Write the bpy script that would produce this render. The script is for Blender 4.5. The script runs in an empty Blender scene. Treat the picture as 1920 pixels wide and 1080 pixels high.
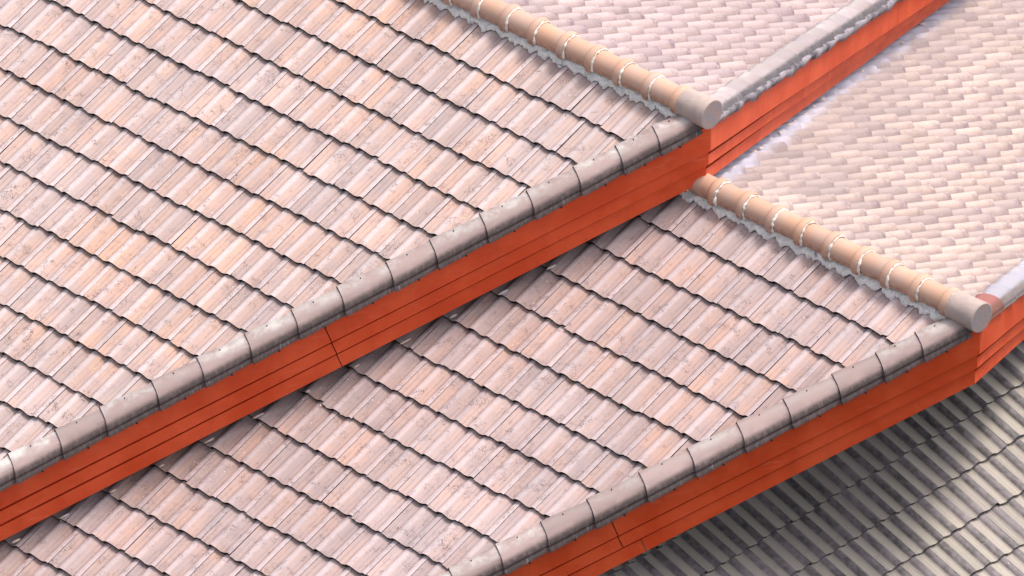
import bpy, bmesh, math, random
from mathutils import Vector, Matrix, noise
from math import sin, cos, tan, radians, pi

rng = random.Random(7)
S = bpy.context.scene
COL = S.collection

# ------------------------------------------------------------------ camera
R_ = Vector((0.73393764, 0.67921564, 0.00128405))
U_ = Vector((-0.36019476, 0.38761023, 0.84853877))
L_ = Vector((-0.57584309, 0.62323705, -0.52913166))
C_ = Vector((55.07991607, -61.7515485, 50.10462066))
cam = bpy.data.cameras.new('camera')
cam.sensor_width = 36
cam.lens = 36 * 24959.92 / 1920
cam.clip_start = 1
cam.clip_end = 3000
camo = bpy.data.objects.new('camera', cam)
COL.objects.link(camo)
M = Matrix((R_, U_, -L_)).transposed().to_4x4()
M.translation = C_
camo.matrix_world = M
S.camera = camo

# ------------------------------------------------------------------ light
SUN_EL, SUN_DIR = 69.0, Vector((0.42, 0.90, 0)).normalized()
w = bpy.data.worlds.new('World')
S.world = w
w.use_nodes = True
nt = w.node_tree
bg = nt.nodes['Background']
sky = nt.nodes.new('ShaderNodeTexSky')
sky.sky_type = 'NISHITA'
sky.sun_disc = False
sky.sun_elevation = radians(SUN_EL)
sky.sun_rotation = math.atan2(SUN_DIR.x, SUN_DIR.y)
sky.air_density = 0.7
sky.dust_density = 5.0
sky.ozone_density = 1.6
hz = nt.nodes.new('ShaderNodeHueSaturation')   # thin overcast: paler, greyer sky light
hz.inputs['Saturation'].default_value = 0.40
nt.links.new(sky.outputs[0], hz.inputs['Color'])
nt.links.new(hz.outputs[0], bg.inputs[0])
bg.inputs[1].default_value = 0.15
sun = bpy.data.lights.new('sun', 'SUN')
sun.energy = 1.25
sun.angle = radians(13)
sun.color = (1.0, 0.925, 0.83)
suno = bpy.data.objects.new('sun', sun)
COL.objects.link(suno)
sd = Vector((SUN_DIR.x * cos(radians(SUN_EL)), SUN_DIR.y * cos(radians(SUN_EL)), sin(radians(SUN_EL))))
suno.rotation_euler = sd.to_track_quat('Z', 'Y').to_euler()
suno.location = (0, 0, 30)
S.view_settings.view_transform = 'Standard'
S.view_settings.look = 'None'
S.view_settings.gamma = 1
S.view_settings.use_curve_mapping = False
S.view_settings.exposure = 0.75

# ------------------------------------------------------------------ materials
def mat(name):
    m = bpy.data.materials.new(name)
    m.use_nodes = True
    t = m.node_tree
    return m, t, t.nodes['Principled BSDF']

def N(t, kind, **kw):
    n = t.nodes.new(kind)
    for k, v in kw.items():
        setattr(n, k, v)
    return n

def sock(t, v, inp):
    if isinstance(v, (int, float)):
        inp.default_value = v
    elif isinstance(v, tuple):
        inp.default_value = v if len(v) == len(inp.default_value) else (*v, 1)
    else:
        t.links.new(v, inp)

def mix(t, f, a, b, mode='MIX'):
    n = N(t, 'ShaderNodeMix', data_type='RGBA', blend_type=mode)
    sock(t, f, n.inputs[0]); sock(t, a, n.inputs[6]); sock(t, b, n.inputs[7])
    return n.outputs[2]

def math_(t, op, a, b=0.0, c=None, clamp=False):
    n = N(t, 'ShaderNodeMath', operation=op, use_clamp=clamp)
    sock(t, a, n.inputs[0]); sock(t, b, n.inputs[1])
    if c is not None: sock(t, c, n.inputs[2])
    return n.outputs[0]

def ramp(t, v, a, b, lo=0.0, hi=1.0):
    n = N(t, 'ShaderNodeMapRange', interpolation_type='SMOOTHSTEP')
    sock(t, v, n.inputs[0])
    n.inputs[1].default_value = a; n.inputs[2].default_value = b
    n.inputs[3].default_value = lo; n.inputs[4].default_value = hi
    return n.outputs[0]

def scalev(t, vec, s):
    n = N(t, 'ShaderNodeMapping')
    t.links.new(vec, n.inputs[0]); n.inputs[3].default_value = s
    return n.outputs[0]

def noise_(t, vec, scale, detail=3, rough=0.55, w=None):
    n = N(t, 'ShaderNodeTexNoise', noise_dimensions='4D' if w is not None else '3D')
    t.links.new(vec, n.inputs['Vector'])
    if w is not None: sock(t, w, n.inputs['W'])
    n.inputs['Scale'].default_value = scale
    n.inputs['Detail'].default_value = detail
    n.inputs['Roughness'].default_value = rough
    return n.outputs[0]

def bump(t, b, h, strength, dist):
    n = N(t, 'ShaderNodeBump')
    n.inputs['Strength'].default_value = strength
    n.inputs['Distance'].default_value = dist
    sock(t, h, n.inputs['Height'])
    t.links.new(n.outputs[0], b.inputs['Normal'])

def tile_material(name, pan, pan2, crest, grey, grey_amt=0.4, speck=0.5, edge_line=None, moss_shade=0.0, bright_var=0.12, roll_amt=0.3, end_shade=0.0, crease_shade=0.0, gloss=0.72):
    """weathered concrete roof tile: own tone per tile, streaks down the slope, specks, pale crests, painted roll light and shade"""
    m, t, b = mat(name)
    tc = N(t, 'ShaderNodeTexCoord'); oi = N(t, 'ShaderNodeObjectInfo'); geo = N(t, 'ShaderNodeNewGeometry')
    at = N(t, 'ShaderNodeAttribute', attribute_name='tone_mask')
    rnd = oi.outputs['Random']; W = math_(t, 'MULTIPLY', rnd, 57.0)
    P = tc.outputs['Object']; wp = geo.outputs['Position']
    big = noise_(t, wp, 0.55, 3)
    med = noise_(t, wp, 2.6, 4, 0.6)
    c = mix(t, ramp(t, med, 0.36, 0.62), pan, pan2)
    c = mix(t, math_(t, 'MULTIPLY', ramp(t, big, 0.38, 0.62), 0.35), c, crest)
    # some tiles fired / weathered greyer
    r2 = math_(t, 'FRACT', math_(t, 'MULTIPLY', rnd, 13.7))
    c = mix(t, math_(t, 'MULTIPLY', ramp(t, r2, 0.45, 0.98), grey_amt), c, grey)
    # streaks running down the tile
    st = noise_(t, scalev(t, P, (46, 3.0, 4)), 1.0, 4, 0.6, W)
    c = mix(t, math_(t, 'MULTIPLY', ramp(t, st, 0.45, 0.75), 0.50), c, grey)
    st2 = noise_(t, scalev(t, P, (30, 2.0, 4)), 1.0, 3, 0.6, math_(t, 'ADD', W, 9.0))
    c = mix(t, math_(t, 'MULTIPLY', ramp(t, st2, 0.5, 0.8), 0.4), c, pan2)
    # pale chalky crest, with the light on each roll painted in
    cr = math_(t, 'MULTIPLY', ramp(t, at.outputs['Fac'], 0.35, 1.0), 0.80)
    crn = noise_(t, P, 30, 3, 0.6, W)
    c = mix(t, math_(t, 'MULTIPLY', cr, ramp(t, crn, 0.25, 0.6, 0.6, 1.0)), c, crest)
    # each roll weathers on its own
    sx0 = N(t, 'ShaderNodeSeparateXYZ'); t.links.new(P, sx0.inputs[0])
    side_ = math_(t, 'GREATER_THAN', sx0.outputs[0], 0.2)
    wn = N(t, 'ShaderNodeTexWhiteNoise', noise_dimensions='2D')
    cx = N(t, 'ShaderNodeCombineXYZ'); t.links.new(side_, cx.inputs[0]); t.links.new(W, cx.inputs[1]); t.links.new(cx.outputs[0], wn.inputs['Vector'])
    wn2 = N(t, 'ShaderNodeTexWhiteNoise', noise_dimensions='2D')
    cx2 = N(t, 'ShaderNodeCombineXYZ'); t.links.new(W, cx2.inputs[0])
    t.links.new(math_(t, 'GREATER_THAN', sx0.outputs[0], 0.12), cx2.inputs[1]); t.links.new(cx2.outputs[0], wn2.inputs['Vector'])
    pf = math_(t, 'MULTIPLY', ramp(t, wn2.outputs['Value'], 0.35, 0.95), ramp(t, at.outputs['Fac'], 0.1, 0.7, 1.0, 0.1))
    pn = noise_(t, scalev(t, P, (14, 5, 4)), 1.0, 4, 0.65, W)
    c = mix(t, math_(t, 'MULTIPLY', math_(t, 'MULTIPLY', pf, ramp(t, pn, 0.3, 0.62, 0.35, 1.0)), 0.62), c, grey)
    c = mix(t, math_(t, 'MULTIPLY', math_(t, 'MULTIPLY', ramp(t, wn.outputs['Value'], 0.4, 1.0), ramp(t, at.outputs['Fac'], 0.0, 0.7, 0.3, 1.0)), roll_amt), c, grey)
    if end_shade:  # lower tile ends darkened: rounding shade painted into the colour
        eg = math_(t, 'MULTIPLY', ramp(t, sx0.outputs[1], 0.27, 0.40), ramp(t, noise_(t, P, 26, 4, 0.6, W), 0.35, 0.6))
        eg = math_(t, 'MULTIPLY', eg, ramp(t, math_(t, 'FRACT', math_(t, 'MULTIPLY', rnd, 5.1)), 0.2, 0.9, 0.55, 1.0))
        c = mix(t, math_(t, 'MULTIPLY', eg, end_shade), c, (0.15, 0.10, 0.14))
        c = mix(t, ramp(t, at.outputs['Fac'], 0.0, 0.6, 0.7, 0.0), c, (0.24, 0.175, 0.18))  # pans between the rolls darkened, shade painted in
    # dark grime patches in the pans
    gp = noise_(t, P, 11, 5, 0.65, math_(t, 'ADD', W, 21.0))
    fine = noise_(t, P, 105, 3, 0.7, W)
    g = math_(t, 'MULTIPLY', ramp(t, gp, 0.50, 0.66), ramp(t, fine, 0.46, 0.62))
    g = math_(t, 'MULTIPLY', g, speck)
    c = mix(t, g, c, (0.13, 0.085, 0.085))
    wg = noise_(t, wp, 1.9, 6, 0.7)
    c = mix(t, math_(t, 'MULTIPLY', math_(t, 'MULTIPLY', ramp(t, wg, 0.54, 0.68), ramp(t, noise_(t, P, 120, 3, 0.6, W), 0.40, 0.62)), 0.55), c, (0.20, 0.15, 0.155))
    if crease_shade:  # dark lines at the roll bases: roll shading painted into the colour
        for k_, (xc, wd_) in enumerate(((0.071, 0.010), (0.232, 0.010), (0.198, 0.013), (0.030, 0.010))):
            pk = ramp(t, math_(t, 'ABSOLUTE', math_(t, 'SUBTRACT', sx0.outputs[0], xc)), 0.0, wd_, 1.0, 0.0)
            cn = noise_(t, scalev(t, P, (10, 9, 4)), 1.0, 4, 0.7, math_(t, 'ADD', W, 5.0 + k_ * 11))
            c = mix(t, math_(t, 'MULTIPLY', math_(t, 'MULTIPLY', pk, ramp(t, cn, 0.32, 0.68, 0.2, 1.0)), crease_shade), c, (0.20, 0.135, 0.135))
    # pin-prick specks
    sp = noise_(t, P, 95, 1, 0.5, math_(t, 'ADD', W, 3.0))
    c = mix(t, math_(t, 'MULTIPLY', ramp(t, sp, 0.68, 0.76), 0.55), c, (0.12, 0.08, 0.09))
    wh = noise_(t, P, 60, 1, 0.5, math_(t, 'ADD', W, 33.0))
    c = mix(t, math_(t, 'MULTIPLY', ramp(t, wh, 0.74, 0.79), 0.6), c, (0.85, 0.80, 0.72))
    if moss_shade:
        mo = noise_(t, wp, 1.7, 5, 0.65)
        mo2 = noise_(t, wp, 18, 4, 0.65)
        f = math_(t, 'MULTIPLY', ramp(t, mo2, 0.35, 0.65, 0.65, 1.0), ramp(t, mo, 0.32, 0.6, 0.55, 1.0))
        lv = N(t, 'ShaderNodeAttribute', attribute_type='OBJECT', attribute_name='algae')
        f = math_(t, 'MULTIPLY', math_(t, 'MULTIPLY', f, moss_shade), lv.outputs['Fac'])
        c = mix(t, f, c, mix(t, ramp(t, at.outputs['Fac'], 0.2, 0.9), (0.37, 0.33, 0.27), (0.068, 0.060, 0.060)))  # moss tint; the dark roll flanks are painted shade
    for edge_line in (edge_line or ()):
        # grime or splashed cement beside the verge of the roof above: X = c0 - m*|Y|
        c0, mm, side, width, colr, amt, nsc = edge_line
        sx = N(t, 'ShaderNodeSeparateXYZ'); t.links.new(wp, sx.inputs[0])
        ay = math_(t, 'MULTIPLY', sx.outputs[1], float(side))
        d = math_(t, 'SUBTRACT', sx.outputs[0], math_(t, 'SUBTRACT', c0, math_(t, 'MULTIPLY', ay, mm)))
        nn = noise_(t, wp, nsc, 4, 0.6)
        d = math_(t, 'ADD', d, math_(t, 'MULTIPLY', math_(t, 'SUBTRACT', nn, 0.5), width * 2.2))
        f = ramp(t, d, 0.0, width, amt, 0.0)
        c = mix(t, f, c, colr)
    v = math_(t, 'ADD', 1.0 - bright_var, math_(t, 'MULTIPLY', rnd, bright_var * 2))
    hsv = N(t, 'ShaderNodeHueSaturation'); t.links.new(c, hsv.inputs['Color']); t.links.new(v, hsv.inputs['Value'])
    t.links.new(hsv.outputs[0], b.inputs['Base Color'])
    b.inputs['Roughness'].default_value = gloss
    b.inputs['Specular IOR Level'].default_value = 0.35
    h = math_(t, 'ADD', math_(t, 'MULTIPLY', fine, 0.6), math_(t, 'MULTIPLY', gp, 1.2))
    bump(t, b, h, 0.5, 0.004)
    return m

M_tile1 = tile_material('tile_clay_pink', (0.57, 0.355, 0.27), (0.46, 0.32, 0.285), (0.63, 0.54, 0.55), (0.36, 0.295, 0.30), 0.25, 1.0, None, 0, 0.06, 0.3, 0.0, 0.42)
M_tile2 = tile_material('tile_clay_rose', (0.52, 0.32, 0.255), (0.42, 0.295, 0.27), (0.58, 0.485, 0.50), (0.33, 0.265, 0.275), 0.3, 1.0,
                        [(-0.085, 0.565, -1, 0.30, (0.27, 0.20, 0.18), 0.15, 3.0)], 0, 0.07, 0.3, 0.0, 0.45)
M_tileR1 = tile_material('tile_clay_pale', (0.44, 0.32, 0.285), (0.43, 0.32, 0.30), (0.48, 0.38, 0.38), (0.36, 0.275, 0.29), 0.4, 0.4, None, 0, 0.09, 0.55, 0.75)
M_tileR2 = tile_material('tile_clay_cream', (0.49, 0.355, 0.29), (0.47, 0.35, 0.305), (0.53, 0.415, 0.375), (0.34, 0.27, 0.27), 0.4, 0.4,
                         [(-0.06, 0.541, 1, 1.1, (0.29, 0.235, 0.24), 0.45, 1.2), (-0.06, 0.541, 1, 0.11, (0.52, 0.50, 0.60), 0.8, 4.5)], 0, 0.09, 0.6, 0.6)
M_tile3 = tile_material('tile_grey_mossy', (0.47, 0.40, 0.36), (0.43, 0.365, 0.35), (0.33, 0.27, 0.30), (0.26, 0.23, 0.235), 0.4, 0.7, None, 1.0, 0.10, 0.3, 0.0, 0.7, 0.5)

def plain(name, col, rough=0.8, spec=0.2, nscale=40, nstr=0.3, var=None, vscale=6):
    m, t, b = mat(name)
    tc = N(t, 'ShaderNodeTexCoord')
    geo = N(t, 'ShaderNodeNewGeometry')
    wp = geo.outputs['Position']
    n = noise_(t, wp, vscale, 5, 0.65)
    c = mix(t, ramp(t, n, 0.35, 0.68), col, var if var else tuple(x * 0.75 for x in col))
    t.links.new(c, b.inputs['Base Color'])
    b.inputs['Roughness'].default_value = rough
    b.inputs['Specular IOR Level'].default_value = spec
    bump(t, b, noise_(t, wp, nscale, 4, 0.6), nstr, 0.01)
    return m

M_butt = plain('tile_edge_black', (0.016, 0.013, 0.012), 0.95, 0.05, 60, 0.3, (0.045, 0.035, 0.034), 30)  # near-black lower edges of the tiles
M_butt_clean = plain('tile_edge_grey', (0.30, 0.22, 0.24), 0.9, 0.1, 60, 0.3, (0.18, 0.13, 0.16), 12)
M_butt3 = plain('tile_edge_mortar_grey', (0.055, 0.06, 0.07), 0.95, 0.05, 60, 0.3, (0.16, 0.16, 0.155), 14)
M_joint = plain('side_joint_dirt', (0.05, 0.03, 0.045), 0.95, 0.05, 40, 0.2, (0.28, 0.20, 0.22), 7)
M_mortar = plain('lime_mortar', (0.88, 0.84, 0.78), 0.9, 0.1, 26, 0.8, (0.66, 0.60, 0.55), 9)
M_mortar_dark = plain('stained_mortar', (0.92, 0.88, 0.80), 0.9, 0.1, 26, 0.8, (0.62, 0.57, 0.55), 5)
M_deck = plain('roof_deck', (0.03, 0.025, 0.022), 0.95, 0.05)
M_ground = plain('ground_concrete', (0.14, 0.13, 0.12), 0.9, 0.1, 4, 0.3, None, 0.4)
M_leaf = plain('dry_leaf', (0.80, 0.50, 0.28), 0.8, 0.2, 40, 0.1, (0.85, 0.78, 0.68), 9)
M_nail = plain('nail_head', (0.03, 0.025, 0.03), 0.7, 0.3)

def mortar_material():
    m, t, b = mat('crumbling_lime_mortar')
    geo = N(t, 'ShaderNodeNewGeometry'); wp = geo.outputs['Position']
    n = noise_(t, wp, 3.2, 4, 0.6); f = noise_(t, wp, 55, 4, 0.7); g_ = noise_(t, wp, 20, 5, 0.7)
    c = mix(t, ramp(t, f, 0.4, 0.7), (0.95, 0.93, 0.89), (0.76, 0.72, 0.68))
    d = math_(t, 'MULTIPLY', ramp(t, n, 0.50, 0.66, 0.05, 1.0), ramp(t, g_, 0.50, 0.60))
    c = mix(t, math_(t, 'MULTIPLY', d, 0.9), c, (0.15, 0.12, 0.17))
    t.links.new(c, b.inputs['Base Color']); b.inputs['Roughness'].default_value = 0.9
    bump(t, b, math_(t, 'ADD', f, g_), 0.8, 0.010)
    return m
M_crumble = mortar_material()

def ridge_material():
    m, t, b = mat('ridge_terracotta')
    geo = N(t, 'ShaderNodeNewGeometry'); oi = N(t, 'ShaderNodeObjectInfo'); wp = geo.outputs['Position']
    n = noise_(t, wp, 5, 5, 0.6)
    c = mix(t, ramp(t, n, 0.35, 0.7), (0.60, 0.345, 0.235), (0.56, 0.375, 0.30))
    at = N(t, 'ShaderNodeAttribute', attribute_name='tone_mask')   # 1 at the viewer-side foot of the tile, where shade is painted in
    g = noise_(t, wp, 24, 5, 0.7)
    f = math_(t, 'MULTIPLY', ramp(t, at.outputs['Fac'], 0.45, 1.0), ramp(t, g, 0.3, 0.65))
    c = mix(t, math_(t, 'MULTIPLY', f, 0.75), c, (0.22, 0.12, 0.09))
    v = math_(t, 'ADD', 0.92, math_(t, 'MULTIPLY', oi.outputs['Random'], 0.16))
    h = N(t, 'ShaderNodeHueSaturation'); t.links.new(c, h.inputs['Color']); t.links.new(v, h.inputs['Value'])
    t.links.new(h.outputs[0], b.inputs['Base Color'])
    b.inputs['Roughness'].default_value = 0.7
    bump(t, b, noise_(t, wp, 90, 3, 0.6), 0.25, 0.003)
    return m
M_ridge = ridge_material()

def verge_material(name, top, top2, skirt, white=0.4):
    m, t, b = mat(name)
    geo = N(t, 'ShaderNodeNewGeometry'); oi = N(t, 'ShaderNodeObjectInfo'); wp = geo.outputs['Position']
    at = N(t, 'ShaderNodeAttribute', attribute_name='tone_mask')   # 0 at the inner lip, 1 at the drip edge
    W = math_(t, 'MULTIPLY', oi.outputs['Random'], 40.0)
    n = noise_(t, wp, 7, 5, 0.65, W)
    c = mix(t, ramp(t, n, 0.3, 0.7), top, top2)
    wn = noise_(t, wp, 7, 6, 0.7, W)
    r2 = math_(t, 'FRACT', math_(t, 'MULTIPLY', oi.outputs['Random'], 7.3))
    wf = math_(t, 'MULTIPLY', ramp(t, wn, 0.35, 0.65), ramp(t, at.outputs['Fac'], 0.2, 0.6, 1.0, 0.0))
    wf = math_(t, 'MULTIPLY', wf, math_(t, 'MULTIPLY', ramp(t, r2, 0.1, 0.8, 0.25, 1.0), white))
    c = mix(t, wf, c, (0.74, 0.72, 0.69))
    # darker streaked skirt, the shade of its side painted in
    sn = noise_(t, scalev(t, wp, (30, 30, 7)), 1.0, 5, 0.7)
    sf = math_(t, 'MULTIPLY', ramp(t, at.outputs['Fac'], 0.58, 0.72), ramp(t, sn, 0.25, 0.6, 0.65, 1.0))
    c = mix(t, sf, c, skirt)
    s2 = math_(t, 'MULTIPLY', ramp(t, at.outputs['Fac'], 0.7, 0.8), ramp(t, sn, 0.56, 0.7))
    c = mix(t, math_(t, 'MULTIPLY', s2, 0.45), c, (0.42, 0.38, 0.40))
    v = math_(t, 'ADD', 0.9, math_(t, 'MULTIPLY', oi.outputs['Random'], 0.2))
    h = N(t, 'ShaderNodeHueSaturation'); t.links.new(c, h.inputs['Color']); t.links.new(v, h.inputs['Value'])
    t.links.new(h.outputs[0], b.inputs['Base Color'])
    b.inputs['Roughness'].default_value = 0.75
    b.inputs['Specular IOR Level'].default_value = 0.25
    bump(t, b, noise_(t, wp, 120, 3, 0.6), 0.25, 0.003)
    return m
M_verge = verge_material('verge_tile_mauve', (0.39, 0.285, 0.27), (0.29, 0.21, 0.20), (0.085, 0.064, 0.062), 0.7)
M_vergeR = verge_material('verge_tile_limed', (0.40, 0.345, 0.365), (0.36, 0.28, 0.27), (0.12, 0.11, 0.12), 0.5)
M_verge_white = verge_material('verge_tile_whitewashed', (0.38, 0.36, 0.44), (0.40, 0.37, 0.39), (0.22, 0.18, 0.17), 0.5)
M_verge_red = verge_material('verge_tile_maroon', (0.34, 0.13, 0.12), (0.30, 0.12, 0.105), (0.20, 0.09, 0.07), 0.04)
M_cap = plain('cement_cap', (0.49, 0.38, 0.34), 0.75, 0.3, 50, 0.25, (0.40, 0.32, 0.30), 9)
M_cap_shade = plain('cement_cap_face_shade', (0.38, 0.28, 0.255), 0.7, 0.3, 50, 0.4, (0.30, 0.285, 0.31), 10)  # darker copy of the cap cement, shade of the end face painted in
M_smear = plain('salmon_paint_smear', (0.75, 0.40, 0.33), 0.7, 0.3, 30, 0.4, (0.72, 0.34, 0.28), 12)

def paint_material():
    m, t, b = mat('fascia_vermilion_paint')
    geo = N(t, 'ShaderNodeNewGeometry'); wp = geo.outputs['Position']
    n = noise_(t, wp, 2.2, 4, 0.6)
    c = mix(t, ramp(t, n, 0.35, 0.7), (0.62, 0.060, 0.009), (0.74, 0.098, 0.026))
    f = noise_(t, scalev(t, wp, (3, 3, 22)), 1.0, 5, 0.7)
    c = mix(t, math_(t, 'MULTIPLY', ramp(t, f, 0.56, 0.72), 0.5), c, (0.80, 0.17, 0.085))
    d = noise_(t, wp, 34, 3, 0.6)
    c = mix(t, math_(t, 'MULTIPLY', ramp(t, d, 0.72, 0.78), 0.7), c, (0.10, 0.02, 0.015))
    dn = noise_(t, scalev(t, wp, (9, 9, 2)), 1.0, 4, 0.6)
    c = mix(t, math_(t, 'MULTIPLY', ramp(t, dn, 0.55, 0.8), 0.25), c, (0.40, 0.055, 0.025))
    t.links.new(c, b.inputs['Base Color'])
    b.inputs['Roughness'].default_value = 0.5
    b.inputs['Specular IOR Level'].default_value = 0.35
    bump(t, b, noise_(t, wp, 50, 4, 0.6), 0.15, 0.004)
    return m
M_paint = paint_material()

# ------------------------------------------------------------------ mesh helpers
def new_mesh(name, vs, fs, mats, fmat=None, tone_mask=None, smooth=True, flat_faces=None):
    me = bpy.data.meshes.new(name)
    me.from_pydata([tuple(v) for v in vs], [], fs)
    for m in mats: me.materials.append(m)
    if fmat: me.polygons.foreach_set('material_index', fmat)
    sm = [smooth] * len(fs)
    if flat_faces:
        for i in flat_faces: sm[i] = False
    me.polygons.foreach_set('use_smooth', sm)
    if tone_mask is not None:
        a = me.attributes.new('tone_mask', 'FLOAT', 'POINT')
        a.data.foreach_set('value', tone_mask)
    me.update()
    return me

def link(name, me, parent=None, loc=None, mw=None):
    o = bpy.data.objects.new(name, me)
    COL.objects.link(o)
    if parent is not None: o.parent = parent
    if mw is not None: o.matrix_local = mw
    elif loc is not None: o.location = loc
    return o

def thing(name, label, cat, loc=(0, 0, 0)):
    o = bpy.data.objects.new(name, None)
    COL.objects.link(o)
    o.location = loc
    o['label'] = label; o['category'] = cat; o['kind'] = 'thing'
    return o

# ------------------------------------------------------------------ the tile
# local frame: x across (0 = left joint, 0.3 = right joint), y down the slope, z up from the roof
PX = [0.0, 0.020, 0.045, 0.073, 0.090, 0.110, 0.138, 0.168, 0.200, 0.234, 0.250, 0.270, 0.300]
PZ = [0.024, 0.012, 0.001, 0.000, 0.017, 0.030, 0.031, 0.019, 0.004, 0.000, 0.017, 0.029, 0.031]
PTONE = [0.30, 0.05, 0.0, 0.1, 0.85, 1.0, 0.85, 0.15, 0.0, 0.1, 0.85, 1.0, 0.95]  # tone across the profile; lit flank of each roll painted in
TH, TILT, CREST = 0.028, 0.033, 0.072

def tile_mesh(name, g, mats, wob=0, tall=1.0):
    r = random.Random(wob * 31 + 5)
    Lt = g + 0.05
    vs, fs, fm, wr = [], [], [], []
    n = len(PX)
    rows = (0.0, Lt)
    for j, y in enumerate(rows):
        for i in range(n):
            vs.append((PX[i] + (r.uniform(-.0015, .0015)), y + (r.uniform(-.0025, .0025) if j else 0),
                       PZ[i] * tall + 0.008 + y / Lt * TILT))
            wr.append(PTONE[i] if tall < 1.3 else PZ[i] / 0.030)
    for i in range(n - 1):
        fs.append((i, n + i, n + i + 1, i + 1)); fm.append(0)
    # lower butt edge (own vertices so the arris stays crisp)
    b0 = len(vs)
    for i in range(n):
        vs.append(vs[n + i]); wr.append(0)
    for i in range(n):
        x, y, z = vs[n + i]
        vs.append((x, y - 0.004, z - TH - r.uniform(0, .003))); wr.append(0)
    for i in range(n - 1):
        fs.append((b0 + i, b0 + n + i, b0 + n + i + 1, b0 + i + 1)); fm.append(1)
    # right joint face
    k = len(vs)
    for idx in (n - 1, 2 * n - 1):
        vs.append(vs[idx]); wr.append(0)
    for idx in (n - 1, 2 * n - 1):
        x, y, z = vs[idx]
        vs.append((x - 0.002, y, z - 0.013)); wr.append(0)
    fs.append((k, k + 1, k + 3, k + 2)); fm.append(2)
    fs = [tuple(reversed(f)) for f in fs] if False else fs
    me = new_mesh(name, vs, fs, mats, fm, wr, True, [len(fs) - 1])
    return me

def clip_mesh(me, mw, planes):
    """cut a tile where it runs under the verge; planes: (point, normal) in world space, the normal side is removed"""
    bm = bmesh.new(); bm.from_mesh(me)
    inv = mw.inverted()
    for p, nrm in planes:
        lp = inv @ p
        ln = (mw.to_3x3().transposed() @ nrm).normalized()
        geom = bm.verts[:] + bm.edges[:] + bm.faces[:]
        bmesh.ops.bisect_plane(bm, geom=geom, dist=1e-5, plane_co=lp, plane_no=ln, clear_outer=True)
    if len(bm.faces) == 0:
        bm.free(); return None
    m2 = me.copy(); bm.to_mesh(m2); bm.free()
    return m2

def project(p):
    q = Vector(p) - C_
    d = q.dot(L_)
    f = 24959.92
    return 960 + f * q.dot(R_) / d, 540 - f * q.dot(U_) / d

def lay_tiles(parent, variants, down, across, anchor, g, normal, irange, jrange, keep, planes=(), margin=130, pitch=0.3, prop=None):
    """anchor = lower end of the side joint of tile (0, 0), at crest height; odd courses shift half a tile"""
    cnt = 0
    far = [[], [], [], [], []]
    Lt = g + 0.05
    for j in jrange:
        jit = rng.uniform(-.004, .004)
        for i in irange:
            ii = i + (0.5 if j % 2 else 0.0)
            end = anchor + across * (pitch * ii) + down * (g * j + jit)
            cen = end - across * (pitch / 2) - down * (g / 2)
            px, py = project(cen)
            if not (-margin < px < 1920 + margin and -margin < py < 1080 + margin): continue
            if not keep(cen): continue
            o = end - down * Lt - across * pitch - normal * CREST
            rot = Matrix((across, down, normal)).transposed()
            rz = Matrix.Rotation(rng.gauss(0, .006), 3, 'Z') @ Matrix.Rotation(rng.gauss(0, .005), 3, 'Y')
            rot = rot @ rz
            mw = rot.to_4x4()
            mw.translation = o + down * rng.gauss(0, .005) + normal * rng.uniform(0, .003)
            if pitch != 0.3:
                mw = mw @ Matrix.Diagonal(((pitch - 0.0045) / 0.3, 1, 1, 1))
            me = variants[(i * 7 + j * 3 + rng.randrange(3)) % len(variants)]
            pl = [q for q in planes if (cen - q[0]).dot(q[1]) > -0.45]
            if pl:
                me = clip_mesh(me, mw, pl)
                if me is None: continue
            if not (-25 < px < 1945 and -25 < py < 1105):
                b = len(far[0]); lm = Matrix.Translation(-parent.location) @ mw
                far[0].extend(lm @ v.co for v in me.vertices)
                for p_ in me.polygons:
                    far[1].append(tuple(b + v for v in p_.vertices)); far[2].append(p_.material_index)
                at_ = me.attributes.get('tone_mask')
                far[3].extend(d_.value for d_ in at_.data)
                far[4][:] = list(me.materials)
                continue
            t = link('tile', me, parent)
            t.matrix_local = parent.matrix_world.inverted() @ mw if False else Matrix.Translation(-parent.location) @ mw
            if prop: t['algae'] = prop(cen)
            cnt += 1
    if far[0]:
        o = link('outer_tiles', new_mesh('outer_tiles', far[0], far[1], far[4], far[2], far[3]), parent)
        o['kind'] = 'stuff'
        if prop: o['algae'] = 0.5
    return cnt

# ------------------------------------------------------------------ roof data
PH1, G1 = 0.4189773, 0.3427250
PH2, G2 = 0.4153187, 0.3544109
AP1 = Vector((0, 0, -0.05)); AP2 = Vector((2.6138671, 0, -0.6772846))
ML, MR = 0.572, 0.530            # plan skew of the left and right verges
X = Vector((1, 0, 0))

def dn(ph, side): return Vector((0, side * cos(ph), -sin(ph)))
def nm(ph, side): return Vector((0, side * sin(ph), cos(ph)))

roof1 = thing('tiled_roof', 'upper pink tiled gable roof, its red fascia running across the middle of the picture', 'roof', (0, 0, 0))
roof2 = thing('tiled_roof', 'lower tiled gable roof tucked under the red fascia of the upper roof', 'roof', tuple(AP2))
roof3 = thing('tiled_roof', 'dark grey mossy tiled roof below the lowest red fascia', 'roof', (1.8, 0, -2.7))
roof1.rotation_euler = roof2.rotation_euler = roof3.rotation_euler = (0, 0, 0)
bpy.context.view_layer.update()

def variants(name, g, mats, tall=1.0): return [tile_mesh(name, g, mats, k, tall) for k in range(4)]
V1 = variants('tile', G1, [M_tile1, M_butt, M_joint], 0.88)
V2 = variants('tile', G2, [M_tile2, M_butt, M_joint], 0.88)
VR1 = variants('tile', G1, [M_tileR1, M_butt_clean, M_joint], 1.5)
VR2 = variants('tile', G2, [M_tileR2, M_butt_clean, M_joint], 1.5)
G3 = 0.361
V3 = variants('tile', G3, [M_tile3, M_butt3, M_joint], 0.88)

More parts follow.
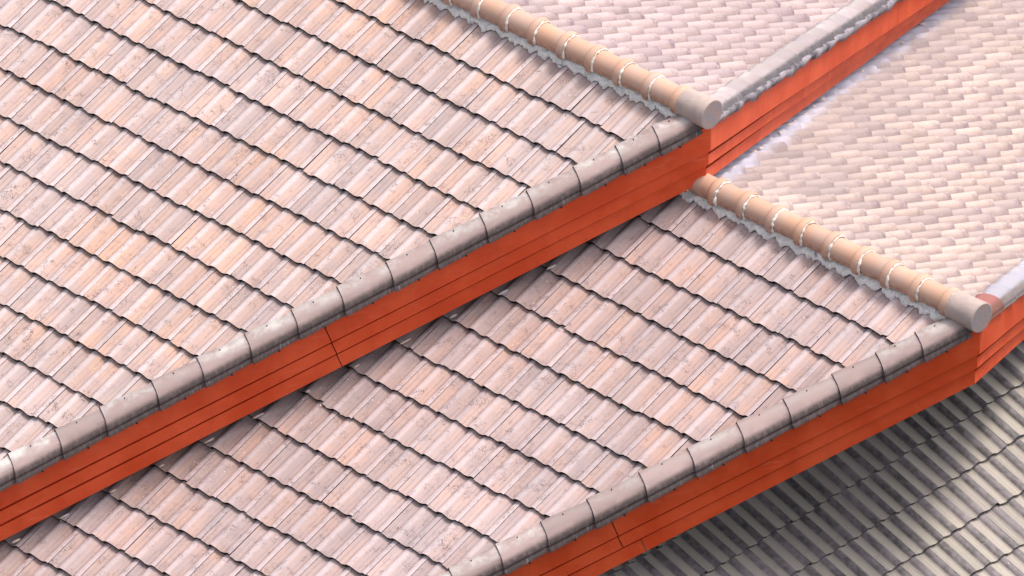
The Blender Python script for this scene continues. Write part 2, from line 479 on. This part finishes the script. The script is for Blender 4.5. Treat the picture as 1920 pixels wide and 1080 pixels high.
def verge_plane(ap, c, m, side):
    # vertical plane X = c - m*|Y| below the verge; keep the inner side
    return (ap + Vector((c, 0, 0)), Vector((1, side * m, 0)).normalized())

def ridge_clip(ap, side): return (ap, Vector((0, -side, 0)))

# upper roof, slope facing the viewer
a1 = Vector((-5.5413970, 0, 0)) + AP1 + dn(PH1, -1) * (4.2539174 + 1) * G1 - Vector((AP1.x, 0, 0))
n1 = lay_tiles(roof1, V1, dn(PH1, -1), X, a1, G1, nm(PH1, -1), range(-22, 24), range(-5, 14),
               lambda c: c.x < -0.0 - ML * abs(c.y), [verge_plane(AP1, -0.13, ML, -1), ridge_clip(AP1, -1)])
# lower roof, slope facing the viewer (runs on under the upper roof's fascia)
a2 = Vector((2.6138671 - 2.2157376, 0, AP2.z)) + dn(PH2, -1) * (7.1789119 + 1) * G2
n2 = lay_tiles(roof2, V2, dn(PH2, -1), X, a2, G2, nm(PH2, -1), range(-22, 24), range(-8, 10),
               lambda c: c.x - AP2.x < -0.0 - ML * abs(c.y) and c.x > -0.55 - ML * abs(c.y),
               [verge_plane(AP2, -0.13, ML, -1), ridge_clip(AP2, -1)])
# far slopes
a1r = AP1 + Vector((-0.01, 0, 0)) + dn(PH1, 1) * (0.45 * G1) - X * 0.16
nr1 = lay_tiles(roof1, VR1, dn(PH1, 1), -X, a1r, G1, nm(PH1, 1), range(-2, 34), range(0, 22),
                lambda c: c.x < 0.0 - MR * abs(c.y) and project(c)[1] > -60, [verge_plane(AP1, -0.12, MR, 1), ridge_clip(AP1, 1)], 60)
a2r = AP2 + Vector((-0.01, 0, 0)) + dn(PH2, 1) * (0.93 * G2) - X * 0.16
nr2 = lay_tiles(roof2, VR2, dn(PH2, 1), -X, a2r, G2, nm(PH2, 1), range(-2, 46), range(0, 34),
                lambda c: c.x - AP2.x < 0.0 - MR * abs(c.y) and c.x > -0.45 - 0.541 * abs(c.y),
                [verge_plane(AP2, -0.12, MR, 1), ridge_clip(AP2, 1)], 50)
# low roof at right angles
a3 = Vector((1.80, 0.054, -2.665))
PH3 = PH1
d3 = Vector((cos(PH3), 0, -sin(PH3))); n3v = Vector((sin(PH3), 0, cos(PH3))); Yv = Vector((0, 1, 0))
def algae(c):
    px, py = c.x - AP2.x, abs(c.y)
    return 1.0
def under3(c, slack=0.15):
    inside = c.x - AP2.x < -0.10 - 0.555 * abs(c.y) + slack
    return c.x > -0.4 and -4.2 < c.y < 3.2 and c.z < AP2.z - 0.60 - tan(PH2) * abs(c.y)
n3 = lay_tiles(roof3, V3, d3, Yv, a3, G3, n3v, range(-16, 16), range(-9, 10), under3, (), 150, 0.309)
for o in roof3.children:
    c = o.location if o.name.startswith('tile') else Vector((0.6, -0.4, 0))
    # algae thins out with distance from the wall of the upper roofs
    wx = c.x + 1.8; wy = c.y
    o['algae'] = max(0.25, min(1.0, 1.30 - 0.50 * max(0, (wx - 1.55) * 0.75 + (wy + 0.4) * 0.45)))
print('tiles', n1, n2, nr1, nr2, n3)

# roof decks under the tiles
def deck(parent, ap, ph, side, x0, c, m, ylen, drop=0.075):
    d = dn(ph, side); nrm = nm(ph, side)
    o = ap - nrm * drop
    cc = c - 0.04
    vs = [o + Vector((cc, 0, 0)), o + Vector((x0, 0, 0)), o + Vector((x0, 0, 0)) + d * (ylen / cos(ph)),
          o + Vector((cc - m * ylen, 0, 0)) + d * (ylen / cos(ph))]
    vs = vs + [v - nrm * 0.03 for v in vs]
    off = Vector(parent.location)
    vs = [v - off for v in vs]
    fs = [(0, 1, 2, 3), (7, 6, 5, 4), (0, 4, 5, 1), (1, 5, 6, 2), (2, 6, 7, 3), (3, 7, 4, 0)]
    link('roof_deck', new_mesh('roof_deck', vs, fs, [M_deck], smooth=False), parent)
deck(roof1, AP1, PH1, -1, -9.0, -0.06, ML, 7.0)
deck(roof1, AP1, PH1, 1, -9.0, -0.06, MR, 8.5)
deck(roof2, AP2, PH2, -1, -7.5, -0.06, ML, 5.5)
deck(roof2, AP2, PH2, 1, -11.5, -0.06, MR, 11.5)
vs, fs = [], []
for i in range(24):
    for j in range(24):
        q = [a3 - n3v * 0.075 + d3 * (-2.4 + (i + u) * 0.25) + Yv * (-4.2 + (j + v) * 0.31) for u, v in ((0, 0), (1, 0), (1, 1), (0, 1))]
        if all(under3(p, 0.0) for p in q):
            b = len(vs); vs += [p - Vector(roof3.location) for p in q]; fs.append((b, b + 1, b + 2, b + 3))
link('roof_deck', new_mesh('roof_deck', vs, fs, [M_deck], smooth=False), roof3)

# ------------------------------------------------------------------ fascia boards
BOARDS = [  # z top, z bottom (below the roof line), recess c, skew left, skew right
    ((-0.040, -0.040), -0.262, -0.010, 0.578, 0.524),
    ((-0.284, -0.309), -0.390, -0.030, 0.573, 0.532),
    ((-0.412, -0.438), -0.530, -0.050, 0.568, 0.541)]

def fascia(parent, ap, ph, side, k, y0, y1, skew=True):
    zt, zb, c, ml, mr = BOARDS[k]
    zt = zt[0] if side < 0 else zt[1]
    m = ml if side < 0 else mr
    tn = tan(ph); th = 0.026
    nrm = Vector((1, side * m, 0)).normalized()
    vs = []
    nseg = max(1, int((y1 - y0) / 0.4))
    for q in range(nseg + 1):
        for z in (zt, zb):
            y = y0 + (y1 - y0) * q / nseg
            if skew and y > 0.01: y = y + 0.29 * (z + 0.04)
            wob = 0.0022 * noise.noise(Vector((y * 1.3, k * 5 + side, z * 3)))
            p = ap + Vector((c - m * y, side * y, -tn * y + z)) + nrm * (wob - (0.006 if (k and z == zt) else 0))
            vs.append(p)
        a, b = vs[-2], vs[-1]
        vs.append(b - nrm * th); vs.append(a - nrm * th)
    fs = []
    for q in range(nseg):
        b = q * 4
        for e in range(4):
            f = (b + e, b + (e + 1) % 4, b + 4 + (e + 1) % 4, b + 4 + e)
            fs.append(f if side < 0 else tuple(reversed(f)))
    fs.append((0, 3, 2, 1)); e = nseg * 4; fs.append((e, e + 1, e + 2, e + 3))
    vs = [v - Vector(parent.location) for v in vs]
    # painted-over nail heads
    rr = random.Random(int(y0 * 100) + k * 7 + side)
    y = y0 + 0.25
    while y < y1 - 0.1:
        z = zt + (zb - zt) * rr.choice((0.25, 0.75, 0.82))
        p = ap + Vector((c - m * y, side * y, -tn * y + z)) - Vector(parent.location)
        b0 = len(vs); t1 = Vector((-m, side, -tn)).normalized(); t2 = nrm.cross(t1)
        for a in range(6):
            vs.append(p + (t1 * cos(a * pi / 3) + t2 * sin(a * pi / 3)) * 0.008)
        vs.append(p + nrm * 0.006)
        for a in range(6):
            fs.append((b0 + a, b0 + (a + 1) % 6, b0 + 6))
        y += rr.uniform(0.45, 0.8)
    me = new_mesh('fascia_board', vs, fs, [M_paint], smooth=False)
    bm = bmesh.new(); bm.from_mesh(me); bmesh.ops.recalc_face_normals(bm, faces=bm.faces); bm.to_mesh(me); bm.free()
    link('fascia_board', me, parent)

G = 0.006
def slot_sheet(parent, ap, ph, side, y1, m):  # dark sheet added behind the boards to blacken the slots
    vs = []
    for y in (0.0, y1):
        for z in (-0.10, -0.52):
            p = ap + Vector((-0.17 - m * y, side * y, -tan(ph) * y + z))
            vs += [p, p - Vector((0.03, 0, 0))]
    vs = [v - Vector(parent.location) for v in vs]
    fs = [(0, 2, 6, 4), (1, 5, 7, 3), (0, 4, 5, 1), (2, 3, 7, 6), (0, 1, 3, 2), (4, 6, 7, 5)]
    link('slot_dark_sheet', new_mesh('slot_dark_sheet', vs, fs, [M_deck], smooth=False), parent)
for a_ in ((roof1, AP1, PH1, -1, 6.7, 0.57), (roof1, AP1, PH1, 1, 8.1, 0.53), (roof2, AP2, PH2, -1, 5.1, 0.57), (roof2, AP2, PH2, 1, 2.9, 0.53)): slot_sheet(*a_)
for side, cuts in ((-1, [(0, 2.56, 6.8)] * 3), (1, [(0, 2.72, 5.28, 8.2)] * 3)):
    for k in range(3):
        cc = cuts[k]
        for a, b in zip(cc, cc[1:]):
            fascia(roof1, AP1, PH1, side, k, a + (G / 2 if a else 0), b - G / 2)
for side, cuts in ((-1, [(0, 2.42, 5.2), (0, 2.42, 5.2), (0, 2.30, 5.2)]), (1, [(0, 3.0)] * 3)):
    for k in range(3):
        cc = cuts[k]
        for a, b in zip(cc, cc[1:]):
            fascia(roof2, AP2, PH2, side, k, a + (G / 2 if a else 0), b - G / 2)

# ------------------------------------------------------------------ verge tiles
VP = [(-0.190, 0.000), (-0.188, 0.020), (-0.120, 0.030), (-0.060, 0.032), (-0.020, 0.026), (0.010, 0.011), (0.026, -0.010),
      (0.025, -0.018), (0.019, -0.024), (0.034, -0.032), (0.038, -0.066)]
VPR = [(-0.190, 0.000), (-0.180, 0.034), (-0.140, 0.056), (-0.090, 0.064), (-0.040, 0.058), (-0.005, 0.040), (0.014, 0.014),
       (0.018, -0.002), (0.016, -0.010), (0.020, -0.018), (0.022, -0.030)]
cum = [0]
for a, b in zip(VP, VP[1:]): cum.append(cum[-1] + math.hypot(b[0] - a[0], b[1] - a[1]))
VTONE = [c / cum[-1] for c in cum]

def verge_tile(parent, ap, ph, side, ylow, yhigh, material, m, lap=0.05, rough=0.0, narrow=1.0, c0=0.0):
    """ylow = |Y| of the lower end, yhigh of the upper end"""
    tn = tan(ph); nrm = Vector((1, side * m, 0)).normalized()
    ay = m / math.sqrt(1 + m * m)                # |Y| gained per metre outwards
    cross = -ay * tn                             # roof plane falls outwards by this
    vs, fs, wr = [], [], []
    rr = random.Random(int(ylow * 1000) + int(side * 3) + int(ap.x * 10))
    tw = rr.uniform(-.004, .004)
    ends = [(ylow, 0.0, 0), (yhigh - lap, 1.0, 1)]
    steps = 3
    outer = []
    for q in range(steps + 1):
        f = q / steps
        y = ylow + (yhigh - lap - ylow) * f
        shr = 0.028 * f
        ring = []
        for i, (n_, z_) in enumerate(VPR if side > 0 else VP):
            nn = n_ * narrow - (shr * 1.0 if n_ > -0.03 else -shr * 0.45) + tw * (1 - f)
            zz = z_ - 0.55 * shr + 0.010 + (0.4 * shr if z_ < -0.05 else 0)
            sk = 0.29 * min(0, z_ + 0.03)        # ends cut square to the verge
            yy = y + sk
            if rough: zz += rough * noise.noise(Vector((yy * 4, i * 0.4, side))); nn += rough * 0.6 * noise.noise(Vector((yy * 4, i * .4, 5 + side)))
            p = ap + Vector((c0 - m * yy, side * yy, -tn * yy)) + nrm * nn
            # point on plan line + offset outwards, following the roof plane across
            p.z += zz + (cross * nn)
            vs.append(p); wr.append(VTONE[i])
    nP = len(VP)
    for q in range(steps):
        for i in range(nP - 1):
            f = (q * nP + i, q * nP + i + 1, (q + 1) * nP + i + 1, (q + 1) * nP + i)
            fs.append(f)
    # thickness at the lower end
    k = len(vs)
    for i in range(nP): vs.append(vs[i]); wr.append(VTONE[i])
    for i in range(nP):
        p = vs[i]
        cx = Vector((-nrm.x * 0.014, -nrm.y * 0.014, -0.018))
        vs.append(p + cx); wr.append(VTONE[i])
    fm = [0] * len(fs)
    for i in range(nP - 1):
        fs.append((k + i, k + nP + i, k + nP + i + 1, k + i + 1)); fm.append(1)
    vs = [v - Vector(parent.location) for v in vs]
    me = new_mesh('verge_tile', vs, fs, [material, M_joint], fm, wr)
    bm = bmesh.new(); bm.from_mesh(me)
    for f in bm.faces: f.normal_update()
    up = sum((f.normal.z for f in bm.faces))
    if up < 0: bmesh.ops.reverse_faces(bm, faces=bm.faces)
    bm.to_mesh(me); bm.free()
    o = link('verge_tile', me, parent)
    # nail head near the upper inner corner and a weep hole on the skirt
    for nn, fr, up_ in () if rough else ((-0.150, 0.55, 0.030), (0.036, 0.45, -0.050)):
        y = ylow + (yhigh - ylow) * (1 - fr)
        c = ap + Vector((c0 - m * y, side * y, -tn * y + up_ + cross * nn)) + nrm * nn - Vector(parent.location)
        v2, f2 = [], []
        ax = Vector((0, 0, 1)) if nn < 0 else nrm
        t1 = Vector((-m, side, -tn)).normalized(); t2 = ax.cross(t1).normalized()
        rad = 0.0055 if nn < 0 else 0.009
        for h in (-.004, .0055):
            for a in range(6): v2.append(c + (t1 * cos(a * pi / 3) + t2 * sin(a * pi / 3)) * rad + ax * h)
        f2 = [(a, (a + 1) % 6, 6 + (a + 1) % 6, 6 + a) for a in range(6)] + [tuple(range(6, 12)), tuple(reversed(range(6)))]
        link('nail', new_mesh('nail', v2, f2, [M_nail], smooth=False), o)
    return o

ys1 = [4.191, 3.897, 3.556, 3.256, 2.943, 2.634, 2.332, 2.009, 1.721, 1.389, 1.081, 0.771, 0.494, 0.247]
ys1 = [4.191 + 0.31 * k for k in range(6, 0, -1)] + ys1
ys1 = [y + 0.095 for y in ys1] + [0.12]
for lo, hi in zip(ys1, ys1[1:]):
    verge_tile(roof1, AP1, PH1, -1, lo, hi, M_verge, 0.572)
ys2 = [3.333, 3.028, 2.733, 2.433, 2.092, 1.777, 1.453, 1.148, 0.829, 0.545, 0.285]
ys2 = [3.333 + 0.31 * k for k in range(4, 0, -1)] + ys2
ys2 = [y + 0.095 for y in ys2] + [0.12]
for lo, hi in zip(ys2, ys2[1:]):
    verge_tile(roof2, AP2, PH2, -1, lo, hi, M_verge, 0.572)
yr = [0.10, 0.24, 0.36, 0.50]
while yr[-1] < 7.8: yr.append(yr[-1] + rng.uniform(.28, .34))
for a, b in zip(yr, yr[1:]):
    verge_tile(roof1, AP1, PH1, 1, b, a, M_vergeR, 0.524, 0.04, 0.0012, 1.0)
yr = [0.02, 0.60]
while yr[-1] < 2.8: yr.append(yr[-1] + rng.uniform(.28, .34))
for i, (a, b) in enumerate(zip(yr, yr[1:])):
    o = verge_tile(roof2, AP2, PH2, 1, b, a, M_verge_red if i == 0 else M_verge_white, 0.524, 0.04 if i else 0.0, 0.003)
    if i == 0: o['label'] = 'maroon painted verge tile next to the round end cap'

# ------------------------------------------------------------------ ridge
def revolve(prof, x_sign, seg, a0, a1):
    """prof: list of (x, r); angles measured round X from +Y over the top to -Y"""
    vs, fs, wr = [], [], []
    for x, r in prof:
        for s in range(seg + 1):
            a = a0 + (a1 - a0) * s / seg
            vs.append(Vector((x, cos(a) * r, sin(a) * r)))
            wr.append(1.0 - max(0.0, min(1.0, (sin(a) + 0.35) / 1.2)) if cos(a) < 0 else 0.0)
    n = seg + 1
    for i in range(len(prof) - 1):
        for s in range(seg):
            fs.append((i * n + s, i * n + s + 1, (i + 1) * n + s + 1, (i + 1) * n + s))
    return vs, fs, wr

def ridge_tile(parent, x1, length, zc=0.0):
    # narrow end near the prow, flared collar at the far end laps over the next one's body
    r0, r1 = 0.098, 0.104
    prof = [(x1, r0), (x1 - length * 0.72, r1), (x1 - length * 0.76, r1 + 0.012), (x1 - length * 0.84, r1 + 0.017), (x1 - length * 0.97, r1 + 0.016), (x1 - length - 0.004, r1 + 0.004)]
    return prof

def ridge(parent, apx, length_total, pitch, seed, zc):
    rr = random.Random(seed)
    # end cap
    capL = 0.27
    vs, fs, wr = revolve([(-capL, 0.108), (-0.012, 0.116), (0, 0.115)], 1, 36, 0, 2 * pi)
    k = len(vs)
    dk = [Vector((0.0, cos(2 * pi * s / 36) * 0.115, sin(2 * pi * s / 36) * 0.115)) for s in range(36)]
    fc = len(fs)
    ri = [v * 1.0 for v in dk]
    vs += dk; vs += [Vector((0.003, v.y * 0.95, v.z * 0.95)) for v in dk]
    fs += [(k + s, k + (s + 1) % 36, k + 36 + (s + 1) % 36, k + 36 + s) for s in range(36)]
    fs.append(tuple(k + 36 + s for s in range(36)))
    fm = [0] * fc + [0] * 36 + [1]
    me = new_mesh('end_cap', vs, fs, [M_cap, M_cap_shade], fm, smooth=True, flat_faces=list(range(fc, fc + 37)))
    bm = bmesh.new(); bm.from_mesh(me); bmesh.ops.recalc_face_normals(bm, faces=bm.faces); bm.to_mesh(me); bm.free()
    off = Vector((apx, 0, zc)) - Vector(parent.location)
    cap = link('end_cap', me, parent, off)
    cap['label'] = 'round pale cement cap closing the ridge end'
    # ridge tiles
    x = -capL + 0.01
    k = 0
    while x > -length_total:
        ln = pitch * rr.uniform(0.97, 1.03)
        r0, r1 = 0.101, 0.097
        # going away from the prow: body, then body sinks into the flared collar of the farther tile
        prof = [(x + 0.0, 0.108), (x - 0.010, 0.114), (x - 0.040, 0.117), (x - 0.058, 0.113), (x - 0.064, 0.098), (x - 0.080, 0.091), (x - ln * 0.7, 0.093), (x - ln - 0.02, 0.092)]
        vs, fs, wr = revolve(prof, 1, 20, -0.55, pi + 0.55)
        b = len(vs)
        for s in range(21):           # rim thickness facing the prow
            vs.append(vs[s].copy()); wr.append(wr[s])
        for s in range(21):
            v = vs[s]; vs.append(Vector((v.x, v.y * 0.86, v.z * 0.86))); wr.append(wr[s])
        for s in range(20): fs.append((b + s, b + 21 + s, b + 22 + s, b + s + 1))
        me = new_mesh('ridge_tile', vs, fs, [M_ridge], None, wr)
        o = link('ridge_tile', me, parent, off + Vector((0, rr.uniform(-.003, .003), rr.uniform(-.004, .003))))
        # ring of white mortar pressed into the lap, on the prow side of the collar
        vs2, fs2 = [], []
        seg, ts = 34, 6
        for s in range(seg + 1):
            a = -0.5 + (pi + 1.0) * s / seg
            rad = 0.098 + 0.004 * noise.noise(Vector((a * 3, x * 4, seed)))
            thick = 0.0072 + 0.007 * noise.noise(Vector((a * 5, x * 7, seed + 3)))
            if cos(a) < -0.75: thick *= 1.35
            xo = x + 0.006 + 0.006 * noise.noise(Vector((a * 4, x * 3, seed + 9)))
            for q in range(ts):
                b = 2 * pi * q / ts
                vs2.append(Vector((xo + cos(b) * thick, cos(a) * (rad + sin(b) * thick), sin(a) * (rad + sin(b) * thick))))
        for s in range(seg):
            for q in range(ts):
                fs2.append((s * ts + q, s * ts + (q + 1) % ts, (s + 1) * ts + (q + 1) % ts, (s + 1) * ts + q))
        link('mortar_ring', new_mesh('mortar_ring', vs2, fs2, [M_mortar]), o)
        x -= ln; k += 1

ridge(roof1, 0.0, 4.6, 0.285, 3, 0.0)
ridge(roof2, AP2.x, 3.0, 0.282, 11, AP2.z + 0.05)

def ridge_mortar(parent, ap, ph, side, x0, x1, anchor_x, seed):
    """bedding mortar between ridge tiles and the top course, scalloped over rolls and pans"""
    n = int((x0 - x1) / 0.008); m = 9
    vs, fs = [], []
    for i in range(n + 1):
        x = x0 - (x0 - x1) * i / n
        ph_ = ((x - anchor_x) % 0.3)
        # roll height under the mortar at this x
        hz = 0
        for a in range(len(PX) - 1):
            if PX[a] <= ph_ <= PX[a + 1]:
                hz = PZ[a] + (PZ[a + 1] - PZ[a]) * (ph_ - PX[a]) / (PX[a + 1] - PX[a])
        reach = 0.098 + 0.018 * (1 - hz / 0.031) + 0.030 * noise.noise(Vector((x * 8, seed, 0))) + 0.026 * noise.noise(Vector((x * 34, seed, 4)))
        lowfree = -CREST + 0.030 + hz
        for j in range(m):
            t_ = j / (m - 1)
            d = 0.055 + (reach - 0.055) * t_
            zt = -0.010 * t_ + 0.012 * (1 - t_)
            base = lowfree + 0.004
            z = base + (0.034 - 0.02 * hz / .036) * (1 - t_) ** 0.8 + 0.011 * (1 if j < m - 1 else 0)
            z += 0.012 * noise.noise(Vector((x * 26, d * 30, seed))) + 0.006 * noise.noise(Vector((x * 70, d * 80, seed + 2)))
            if j == m - 1: z = base - 0.012
            p = ap + dn(ph, side) * d + nm(ph, side) * z
            p.x = x
            vs.append(p - Vector(parent.location))
    for i in range(n):
        for j in range(m - 1):
            f = (i * m + j, i * m + j + 1, (i + 1) * m + j + 1, (i + 1) * m + j)
            fs.append(f if side > 0 else f)
    me = new_mesh('mortar', vs, fs, [M_crumble])
    link('mortar', me, parent)
ridge_mortar(roof1, AP1, PH1, -1, -0.20, -4.6, a1.x, 1)
ridge_mortar(roof2, AP2, PH2, -1, AP2.x - 0.20, AP2.x - 3.1, a2.x, 2)
ridge_mortar(roof1, AP1, PH1, 1, -0.20, -4.6, a1r.x, 5)
ridge_mortar(roof2, AP2, PH2, 1, AP2.x - 0.20, AP2.x - 3.1, a2r.x, 6)

# lumpy render under the limed verge on the far side
def verge_mortar(parent, ap, ph, side, y0, y1, m, seed, c0=0.0, top=0.020, depth=0.072, proud=0.028):
    n = int((y1 - y0) / 0.012)
    vs, fs = [], []
    nrm = Vector((1, side * m, 0)).normalized()
    for i in range(n + 1):
        y = y0 + (y1 - y0) * i / n
        dd = depth + 0.040 * noise.noise(Vector((y * 4, seed, 0))) + 0.014 * noise.noise(Vector((y * 17, seed, 0)))
        for j, (a, pr) in enumerate(((0.0, 0.0), (0.2, 1.0), (0.6, 0.85), (0.9, 0.55), (1.0, 0.0))):
            out = proud * pr + 0.003 * noise.noise(Vector((y * 6, a * 2, seed + 4)))
            p = ap + Vector((c0 - m * y, side * y, -tan(ph) * y + top - dd * a)) + nrm * out
            vs.append(p - Vector(parent.location))
    for i in range(n):
        for j in range(4):
            fs.append((i * 5 + j, i * 5 + j + 1, (i + 1) * 5 + j + 1, (i + 1) * 5 + j))
    link('mortar', new_mesh('mortar', vs, fs, [M_mortar_grey]), parent)
M_mortar_grey = plain('sooty_mortar', (0.36, 0.32, 0.35), 0.9, 0.1, 22, 0.6, (0.10, 0.09, 0.10), 4)
verge_mortar(roof1, AP1, PH1, 1, 0.10, 7.8, 0.524, 8)

# ------------------------------------------------------------------ dabs of cement under the upper fascia
def dabs():
    vs, fs = [], []
    r = random.Random(5)
    def blob(p, a, b, c_, sa, sb, sc):
        k0 = len(vs)
        for th in (0.0, 0.55, 1.1, 1.57):
            for q in range(7):
                f = 2 * pi * q / 7
                w_ = 1 + 0.25 * noise.noise(p * 20 + Vector((q, th, 0)))
                vs.append(p + a * (sa * cos(th) * cos(f) * w_) + b * (sb * cos(th) * sin(f) * w_) + c_ * (sc * sin(th)))
        for i in range(3):
            for q in range(7):
                fs.append((k0 + i * 7 + q, k0 + i * 7 + (q + 1) % 7, k0 + i * 7 + 7 + (q + 1) % 7, k0 + i * 7 + 7 + q))
    off = Vector(roof2.location)
    for j in range(-8, 10):          # slope facing the viewer: a sliver at every course
        d = (7.1789119 + 1 + j) * G2 - 0.030
        y = d * cos(PH2)
        if y < 0.9: continue
        p = AP2 + dn(PH2, -1) * d + nm(PH2, -1) * (-0.004)
        p.x = -0.112 - 0.565 * y + 0.018 + r.uniform(-.008, .012)
        ax = Vector((-0.565, -1, -0.44)).normalized(); n_ = nm(PH2, -1); bx = n_.cross(ax)
        blob(p - off, ax, bx, n_, r.uniform(.022, .05), r.uniform(.008, .014), 0.008)
    y = 0.25
    while y < 6.8:                   # far slope: dabs on the roll crests
        p = AP2 + Vector((0, y, -tan(PH2) * y)) + nm(PH2, 1) * 0.0
        p.x = -0.112 - 0.541 * y + 0.020 + r.uniform(-.01, .03)
        blob(p - off, X, dn(PH2, 1), nm(PH2, 1), r.uniform(.006, .022), r.uniform(.012, .05), r.uniform(0.006, .014))
        y += r.choice((0.14, 0.27, 0.28, 0.3, 0.45, 0.6))
    o = link('cement_dabs', new_mesh('cement_dabs', vs, fs, [M_mortar_dab]), roof2)
    o['kind'] = 'stuff'
M_mortar_dab = plain('peach_cement_dab', (0.84, 0.62, 0.44), 0.85, 0.1, 60, 0.5, (0.60, 0.55, 0.62), 5)
dabs()

# ------------------------------------------------------------------ litter
def litter():
    vs, fs = [], []
    r = random.Random(21)
    def flake(p, nrm, size):
        a = r.uniform(0, 2 * pi)
        t1 = nrm.orthogonal().normalized(); t2 = nrm.cross(t1)
        u = t1 * cos(a) + t2 * sin(a); v = nrm.cross(u)
        l = size * r.uniform(0.6, 1.6); wd = size * r.uniform(0.25, 0.5)
        b = len(vs)
        vs.extend([p - u * l, p + v * wd + nrm * wd * 0.6, p + u * l, p - v * wd + nrm * wd * 0.3])
        fs.append((b, b + 1, b + 2, b + 3))
    for k in range(90):      # beside the upper roof's fascia
        y = r.uniform(0.3, 4.6); off = abs(r.gauss(0.05, 0.22))
        p = Vector((-0.085 - 0.565 * y + off, -y, AP2.z - tan(PH2) * y)) + nm(PH2, -1) * (-0.010)
        flake(p, nm(PH2, -1), 0.007)
    for k in range(60):
        y = r.uniform(0.2, 6.5); off = abs(r.gauss(0.03, 0.12))
        p = Vector((-0.06 - 0.541 * y + off, y, AP2.z - tan(PH2) * y)) + nm(PH2, 1) * (-0.004)
        flake(p, nm(PH2, 1), 0.010)
    for k in range(110):
        p = a3 + d3 * r.uniform(-1.2, 2.5) + Yv * r.uniform(-3.5, 2.5) - n3v * 0.012
        flake(p, n3v, 0.006)
    for k in range(40):
        y = r.uniform(0.5, 5.5)
        p = Vector((-0.572 * y - r.uniform(0.3, 4), -y, AP1.z - tan(PH1) * y)) + nm(PH1, -1) * (-0.012)
        flake(p, nm(PH1, -1), 0.004)
    me = new_mesh('leaf_litter', vs, fs, [M_leaf], smooth=False)
    o = link('leaf_litter', me)
    o['label'] = 'scattered specks of dry leaf litter lying on the tiles beside the red fascias'
    o['category'] = 'leaf litter'; o['kind'] = 'stuff'
litter()

# ------------------------------------------------------------------ ground far below
me = new_mesh('ground', [(-1500, -1500, -9), (1500, -1500, -9), (1500, 1500, -9), (-1500, 1500, -9)], [(0, 1, 2, 3)], [M_ground], smooth=False)
g = link('ground', me)
g['kind'] = 'structure'
